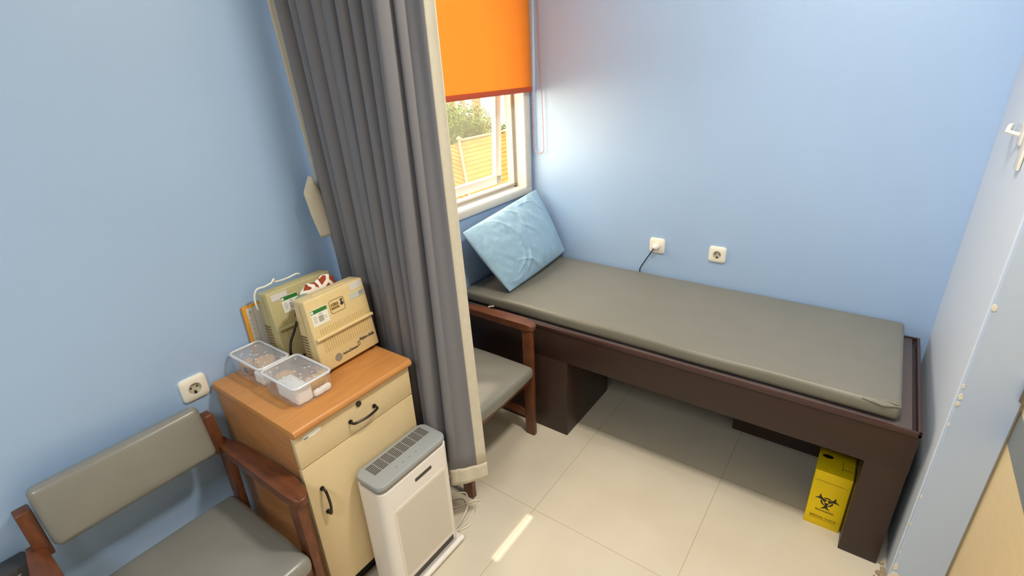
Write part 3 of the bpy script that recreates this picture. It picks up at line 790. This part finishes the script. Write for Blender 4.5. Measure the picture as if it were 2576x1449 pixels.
# crumpled printed cloth wedged between the machines
def blob(c, rx, ry, rz, seed, amp=.3, sub=4):
    m = MB(); m.ball((0, 0, 0), 1, sub); rnd = random.Random(seed)
    ks = [(Vector((rnd.gauss(0, 1), rnd.gauss(0, 1), rnd.gauss(0, 1)))*2.2, rnd.uniform(0, 6), rnd.uniform(.4, 1)) for _ in range(9)]
    for v in m.bm.verts:
        d = v.co.normalized(); q = sum(a*abs(math.sin(k.dot(d)+p)) for k, p, a in ks)/5-.6
        r = 1+amp*q; v.co = Vector((c[0]+d.x*rx*r, c[1]+d.y*ry*r, c[2]+d.z*rz*r))
    return m
cl = blob((.858, 1.478, 1.030), .070, .022, .042, 5, .55)
for v in cl.bm.verts:
    v.co.z += .012*math.sin((v.co.x-.80)*60)*(.5+.5*math.sin(v.co.x*25)) + (v.co.x-.858)*.35
tag(obj('crumpled_cloth', cl, 'print_cloth', smooth=50), 'crumpled brown and white patterned cloth stuffed between the machines', 'cloth')
gp = blob((.796, 1.45, 1.050), .026, .015, .012, 11, .4, 3)
tag(obj('green_pouch', gp, 'greenish', smooth=50), 'small grey green plastic pouch beside the patterned cloth', 'pouch')

# ------------------------------------------------------------------ clear boxes
def clear_box(label, x0, x1, y0, y1, z0, z1):
    r = thing('plastic_box', label, 'container', ((x0+x1)/2, (y0+y1)/2, z0), (0, 0, 0), 'clear plastic boxes on the cabinet')
    cx, cy = (x0+x1)/2, (y0+y1)/2
    m = MB(); p = rrect(cx, cy, x1-x0, y1-y0, .016, 6); rings = []
    for z, k in ((z0+.001, .93), (z0+.004, .955), (z1, 1.0)):
        rings.append([m.bm.verts.new((cx+(u-cx)*k, cy+(v-cy)*k, z)) for u, v in p])
    N_ = len(p)
    for A, B in zip(rings[:-1], rings[1:]):
        for k in range(N_): m.bm.faces.new([A[k], A[(k+1) % N_], B[(k+1) % N_], B[k]])
    m.bm.faces.new(rings[0][::-1])
    obj('tub', m, 'clear', r, smooth=40)
    q = rrect(cx, cy, x1-x0, y1-y0, .016, 6)
    rm = MB(); rm.tube([(u, v, z1+.001) for u, v in q], .0046, 8, closed=True)
    obj('rim', rm, 'clear_rim', r, smooth=60)
    bd = MB().prism(rrect(cx, cy, x1-x0-.006, y1-y0-.006, .013, 6), XY, z1-.003, z1-.0022); nf = len(bd.bm.faces)
    rnd = random.Random(int(x0*1000+y0*777))
    for k in range(15):
        bd.ball((rnd.uniform(x0+.016, x1-.016), rnd.uniform(y0+.016, y1-.016), z1-.0015), .0036, 2, (1, 1, .45))
    for i_, f_ in enumerate(bd.bm.faces): f_.material_index = 1 if i_ >= nf else 0
    lid = obj('lid', bd, 'clear', r, smooth=60); lid.data.materials.append(M['bead'])
    return r
clear_box('clear plastic box of tan rolls, the one nearer the blue wall', .607, .714, 1.462, 1.652, .8005, .872)
clear_box('clear plastic box of gauze and wooden sticks at the cabinet corner', .604, .735, 1.268, 1.454, .8005, .870)
# contents
def roll(name, label, c, r, h, m_, seed, grp=None):
    m = MB(); n = 28; rnd = random.Random(seed)
    prof = [(.0, 0), (r*.9, 0), (r, h*.15), (r, h*.85), (r*.9, h), (r*.45, h*1.02), (r*.3, h*.92), (0, h*.9)]
    m.grid(lambda u, v: (lambda i: (c[0]+prof[i][0]*math.cos(2*PI*u)*(1+.05*math.sin(5*2*PI*u+seed)), c[1]+prof[i][0]*math.sin(2*PI*u)*(1+.05*math.sin(3*2*PI*u)), c[2]+prof[i][1]))(round(v*(len(prof)-1))), n, len(prof), closed_u=True)
    bmesh.ops.remove_doubles(m.bm, verts=m.bm.verts, dist=.0002)
    return tag(obj(name, m, m_, smooth=50), label, 'bandage', grp)
roll('bandage_roll', 'upright tan bandage roll in the middle of the box by the wall', (.668, 1.54, .803), .034, .055, 'tan_roll', 1, 'tan bandage rolls')
roll('bandage_roll', 'tan bandage roll beside the blue wrapper in the box by the wall', (.636, 1.60, .803), .021, .045, 'tan_roll', 2, 'tan bandage rolls')
roll('bandage_roll', 'tan bandage roll behind the gauze in the box at the cabinet corner', (.652, 1.405, .803), .030, .05, 'tan_roll', 3, 'tan bandage rolls')
tag(obj('blue_wrapper', MB().box(.6125, .616, 1.565, 1.585, .822, .842, .001), 'blue_scrap'), 'small blue wrapper pressed against the side of the rear box', 'wrapper')
def gauze(x0, x1, y0, y1, z0, z1, seed, label):
    m = MB(); m.box(x0, x1, y0, y1, z0, z1, .009, 3)
    bmesh.ops.subdivide_edges(m.bm, edges=[e for e in m.bm.edges if e.calc_length() > .02], cuts=5, use_grid_fill=True)
    rnd = random.Random(seed)
    for v in m.bm.verts: v.co += Vector((rnd.gauss(0, .0007), rnd.gauss(0, .0007), rnd.gauss(0, .0011) if v.co.z > z0+.004 else 0))
    return tag(obj('gauze_pad', m, 'cotton', smooth=70), label, 'gauze', 'white gauze pads')
gauze(.613, .667, 1.278, 1.39, .803, .858, 3, 'tall white gauze pad in the front box, beside the sticks')
gauze(.668, .730, 1.274, 1.290, .803, .827, 4, 'low white gauze strip in the front box, before the wooden sticks')
gauze(.616, .655, 1.472, 1.53, .803, .845, 5, 'white gauze pad in the box nearer the blue wall')
for k in range(11):
    x = .669+k*.0055
    st = MB(); st.box(x, x+.0047, 1.293, 1.312+.002*(k % 3), .804, .862-.002*(k % 4), .0006)
    tag(obj('wooden_stick', st, 'stick'), 'thin pale wooden stick standing in the bundle in the front box', 'stick', 'wooden sticks in the front box')

# ------------------------------------------------------------------ sharps carton
sb = thing('sharps_box', 'yellow medical waste carton with biohazard symbol under the bed', 'box', (1.9, -.09, 0))
qx0, qx1, qy0, qy1, qz = 1.829, 1.972, -.150, -.030, .265
obj('carton', MB().box(qx0, qx1, qy0, qy1, 0, qz, .0015), 'yellow', sb)
m = MB(); m.prism([(1.925+.011*math.cos(2*PI*k/20), -.060+.019*math.sin(2*PI*k/20)) for k in range(20)], XY, qz, qz+.0006)
obj('drop_hole', m, 'hole', sb, smooth=0)
m = MB(); m.box(1.875, 1.877, -.149, -.112, qz, qz+.0008); m.box(1.865, 1.925, -.113, -.1115, qz, qz+.0008)
obj('lid_crease', m, 'card_edge', sb, smooth=0)
m = MB(); m.box(qx0-.0005, qx0+.001, qy0+.008, qy1-.006, .2180, .2188); m.box(qx0-.0005, qx0+.001, qy0+.02, qy1-.012, .2215, .2220)
obj('front_fold', m, 'bio2', sb, smooth=0)
obj('lid_flap', MB().hexa([(qx0+.004, qy0-.0035, .02), (qx1-.01, qy0-.0035, .02), (qx1-.01, qy0-.0005, .02), (qx0+.004, qy0-.0005, .02), (qx0+.004, qy0-.0035, .262), (qx1-.01, qy0-.0035, .268), (qx1-.01, qy0-.0005, .268), (qx0+.004, qy0-.0005, .262)]), 'card_edge', sb, smooth=0)
# biohazard emblem (three crescents, ring, open centre) rastered into thin strips on the face that looks to -x
m = MB(); sc = .00184; ec = (-.090, .128)
def emb(u, v): return (qx0-.0007, ec[0]-u*sc, ec[1]+v*sc)
AX = [(math.cos(PI/2+2*PI*q/3), math.sin(PI/2+2*PI*q/3)) for q in range(3)]
def bio_fill(x, y):
    r = math.hypot(x, y)
    if r < 3: return False
    inn = [math.hypot(x-18*a, y-18*b) for a, b in AX]; on = False
    for a, b in AX:
        al = x*a+y*b; pe = abs(-x*b+y*a)
        if al > 0 and pe < .55 and r < 5.5: return False
        if math.hypot(x-11*a, y-11*b) < 15: on = True
    if on and min(inn) > 13: return True
    return 8.2 < r < 11.4 and min(inn) < 11.7
cs = .34; n_ = 90
for j_ in range(-n_, n_):
    y = j_*cs; i_ = -n_; 
    while i_ < n_:
        if bio_fill(i_*cs, y):
            k_ = i_
            while k_ < n_ and bio_fill(k_*cs, y): k_ += 1
            u0, u1, v0, v1 = (i_-.5)*cs, (k_-.5)*cs, y-cs/2, y+cs/2
            m.face([emb(u0, v0), emb(u1, v0), emb(u1, v1), emb(u0, v1)]); i_ = k_
        i_ += 1
bmesh.ops.remove_doubles(m.bm, verts=m.bm.verts, dist=1e-6)
obj('biohazard_symbol', m, 'bio', sb, smooth=0)
text_mesh('lettering', 'BIOHAZARD', .0085, 'bio', sb, face_left(qx0-.0007-1.9, -.090+.09, .080), fit=.062, bold=True)
text_mesh('lettering', 'MEDICAL WASTE', .0095, 'bio2', sb, face_left(qx0-.0007-1.9, -.090+.09, .045), fit=.088, bold=True)
m = MB()
for k in range(14): m.box(qx0-.0007, qx0, -.132+k*.0062, -.1275+k*.0062, .0345, .0365)
obj('small_print', m, 'bio2', sb, smooth=0)

# ------------------------------------------------------------------ dark box at the left edge
db = thing('junction_box', 'dark grey box with black recess on the wall at the left edge', 'box', (-.09, WA, .53))
m = MB(); m.box(-.16, -.022, 1.60, WA, .44, .588, .006); obj('housing', m, 'dark_box', db)
obj('recess', MB().box(-.14, -.05, 1.5985, 1.601, .46, .568, .001), 'hole', db)
obj('cover_edge', MB().box(-.145, -.045, 1.5988, 1.6005, .566, .57), 'pgrey', db)

# ------------------------------------------------------------------ outside the window
struct('ground', MB().box(-30, 60, 2.2, 70, -5.6, -5.4), 'ground', smooth=0)
nh = thing('neighbour_house', 'low house with an orange tiled hip roof outside the window', 'house', (13, 8, -5.4))
rz, ry, rx = .10, 8.0, 8.96; tanp = math.tan(math.radians(30))
run = 3.9
obj('house_walls', MB().box(rx-run+.4, 22, ry-run+.4, ry+1.3, -5.4, rz-run*tanp), 'peach', nh, smooth=0)
m = MB(); NC = 34
def course(P):   # P(s,u): s 0 at the ridge .. 1 at the eave
    for k in range(NC):
        a, b_ = k/NC, (k+1)/NC
        m.hexa([tuple(P(b_, 0)+Vector((0, 0, .0))), tuple(P(b_, 1)), tuple(P(a, 1)), tuple(P(a, 0)), tuple(P(b_, 0)+Vector((0, 0, .035))), tuple(P(b_, 1)+Vector((0, 0, .035))), tuple(P(a, 1)+Vector((0, 0, .012))), tuple(P(a, 0)+Vector((0, 0, .012)))])
course(lambda s, u: Vector((rx-run*s+(22-rx+run*s)*u, ry-run*s, rz-run*s*tanp)))
course(lambda s, u: Vector((rx-run*s, ry-run*s+(run+1.7)*s*u, rz-run*s*tanp*(1-u)-1.7*s*tanp*u)))
course(lambda s, u: Vector((rx-run*s+(22-rx+run*s)*u, ry+1.7*s, rz-1.7*s*tanp)))
obj('tiled_roof', m, 'tile_roof', nh, smooth=0)
m = MB(); m.tube([(rx-run, ry-run, rz-run*tanp+.05), (rx, ry, rz+.06)], .03, 8); m.tube([(rx, ry, rz+.06), (22, ry, rz+.06)], .03, 8); m.ball((rx, ry, rz+.10), .06, 2)
obj('ridge_caps', m, 'ridge', nh)
# tree behind the roof
tr = thing('tree', 'bushy light green tree behind the orange tiled roof', 'tree', (13.0, 11.4, -5.4))
m = MB(); m.tube([(13.0, 11.6, -5.4), (13.1, 11.6, -3), (12.9, 11.5, -1)], [.22, .17, .12], 10)
for k in range(5): m.tube([(12.95, 11.5, -1.4), (12.95+1.2*math.cos(k*1.3), 11.5+.6*math.sin(k*1.3), -.3)], [.09, .03], 8)
obj('trunk', m, 'bark', tr)
rnd = random.Random(3); lf = MB()
cl_ = [(rnd.uniform(10.6, 14.2), rnd.uniform(10.6, 12.4), rnd.uniform(-1.6, .55), rnd.uniform(.3, .6)) for _ in range(46)] + [(14.9, 11.0, -.55, .35), (15.2, 11.2, -.5, .3)]
for (a, b_, c, r) in cl_:
    for _ in range(420):
        d = Vector((rnd.gauss(0, 1), rnd.gauss(0, 1), rnd.gauss(0, 1))).normalized()*r*rnd.uniform(.75, 1.05)
        p = Vector((a, b_, c))+d; s_ = rnd.uniform(.03, .06)
        u = Vector((rnd.gauss(0, 1), rnd.gauss(0, 1), rnd.gauss(0, 1))).normalized(); v_ = u.cross(d).normalized() if u.cross(d).length > 1e-4 else Vector((1, 0, 0))
        lf.face([p-u*s_, p+v_*s_*.5, p+u*s_, p-v_*s_*.5])
obj('foliage', lf, 'leaf', tr, smooth=0, recalc=False)
fb = thing('apartment_building', 'peach and white building with windows far behind the tree', 'building', (25, 22, -5.4))
obj('peach_wall', MB().box(17, 24.6, 20, 26, -5.4, 4.5), 'peach', fb, smooth=0)
obj('white_wall', MB().box(24.6, 40, 20.3, 26, -5.4, 4.0), 'far_white', fb, smooth=0)
for (x, z) in ((20.2, -1.0), (22.6, -.8), (23.4, -.8), (21.4, -1.0), (26.6, -.4), (28.2, -.4)):
    wf = obj('window', MB().box(x-.25, x+.25, 19.9 if x < 24.6 else 20.2, 20.05 if x < 24.6 else 20.35, z-.3, z+.9), 'far_white', fb, smooth=0)
    obj('window_pane', MB().box(x-.17, x+.17, 19.88 if x < 24.6 else 20.18, 19.9 if x < 24.6 else 20.2, z-.2, z+.8), 'far_glass', wf, smooth=0)

# ------------------------------------------------------------------ light
wd = bpy.data.worlds.new('sky'); scene.world = wd; wd.use_nodes = True
bg = wd.node_tree.nodes['Background']; bg.inputs[0].default_value = (1.0, .88, .66, 1); bg.inputs[1].default_value = 8.0
def area(name, loc, size, power, col, sy=None, rot=(0, 0, 0), spread=PI):
    l = bpy.data.lights.new(name, 'AREA'); l.energy = power; l.color = col; l.size = size
    if sy: l.shape = 'RECTANGLE'; l.size_y = sy
    l.spread = spread
    o = bpy.data.objects.new(name, l); COL.objects.link(o); o.location = loc; o.rotation_euler = rot
    return o
area('ceiling_area_light', (1.2, .12, CH-.02), .24, 32, (1, .94, .82), .24)
area('ceiling_area_light', (1.55, .8, CH-.02), .3, 6, (1, .92, .8), .3)  # extra light added to brighten the middle of the right wall and the pillar
area('ceiling_area_light', (-1.0, .3, CH-.02), .6, 29, (.93, 1, 1), .6)
sn = bpy.data.lights.new('sun', 'SUN'); sn.energy = 5; sn.angle = math.radians(.25); sn.color = (1, .88, .62)
so = bpy.data.objects.new('sun', sn); COL.objects.link(so)
dirv = Vector((0, .896-YB, -(SZ0+SZ1)/2)).normalized()
so.rotation_euler = dirv.to_track_quat('-Z', 'Y').to_euler()

# ------------------------------------------------------------------ camera (solved from the photograph's vanishing points)
R = ((0.58151885, -0.81227736, -0.04518089), (-0.35464223, -0.20312749, -0.91267087), (0.7321644, 0.54675837, -0.40619032))
cam = bpy.data.cameras.new('camera'); cam.sensor_width = 36; cam.sensor_fit = 'HORIZONTAL'; cam.lens = 1269.1/2576*36; cam.clip_start = .02; cam.clip_end = 300
co = bpy.data.objects.new('camera', cam); COL.objects.link(co)
mw = Matrix(((R[0][0], -R[1][0], -R[2][0], 0), (R[0][1], -R[1][1], -R[2][1], 0), (R[0][2], -R[1][2], -R[2][2], 1.72), (0, 0, 0, 1)))
co.matrix_world = mw
scene.camera = co
vs = scene.view_settings
vs.view_transform = 'Standard'; vs.look = 'None'; vs.exposure = .1; vs.gamma = 1; vs.use_curve_mapping = False
scene.cycles.max_bounces = 10; scene.cycles.transparent_max_bounces = 16; scene.cycles.use_denoising = True
scene.cycles.caustics_reflective = False; scene.cycles.caustics_refractive = False
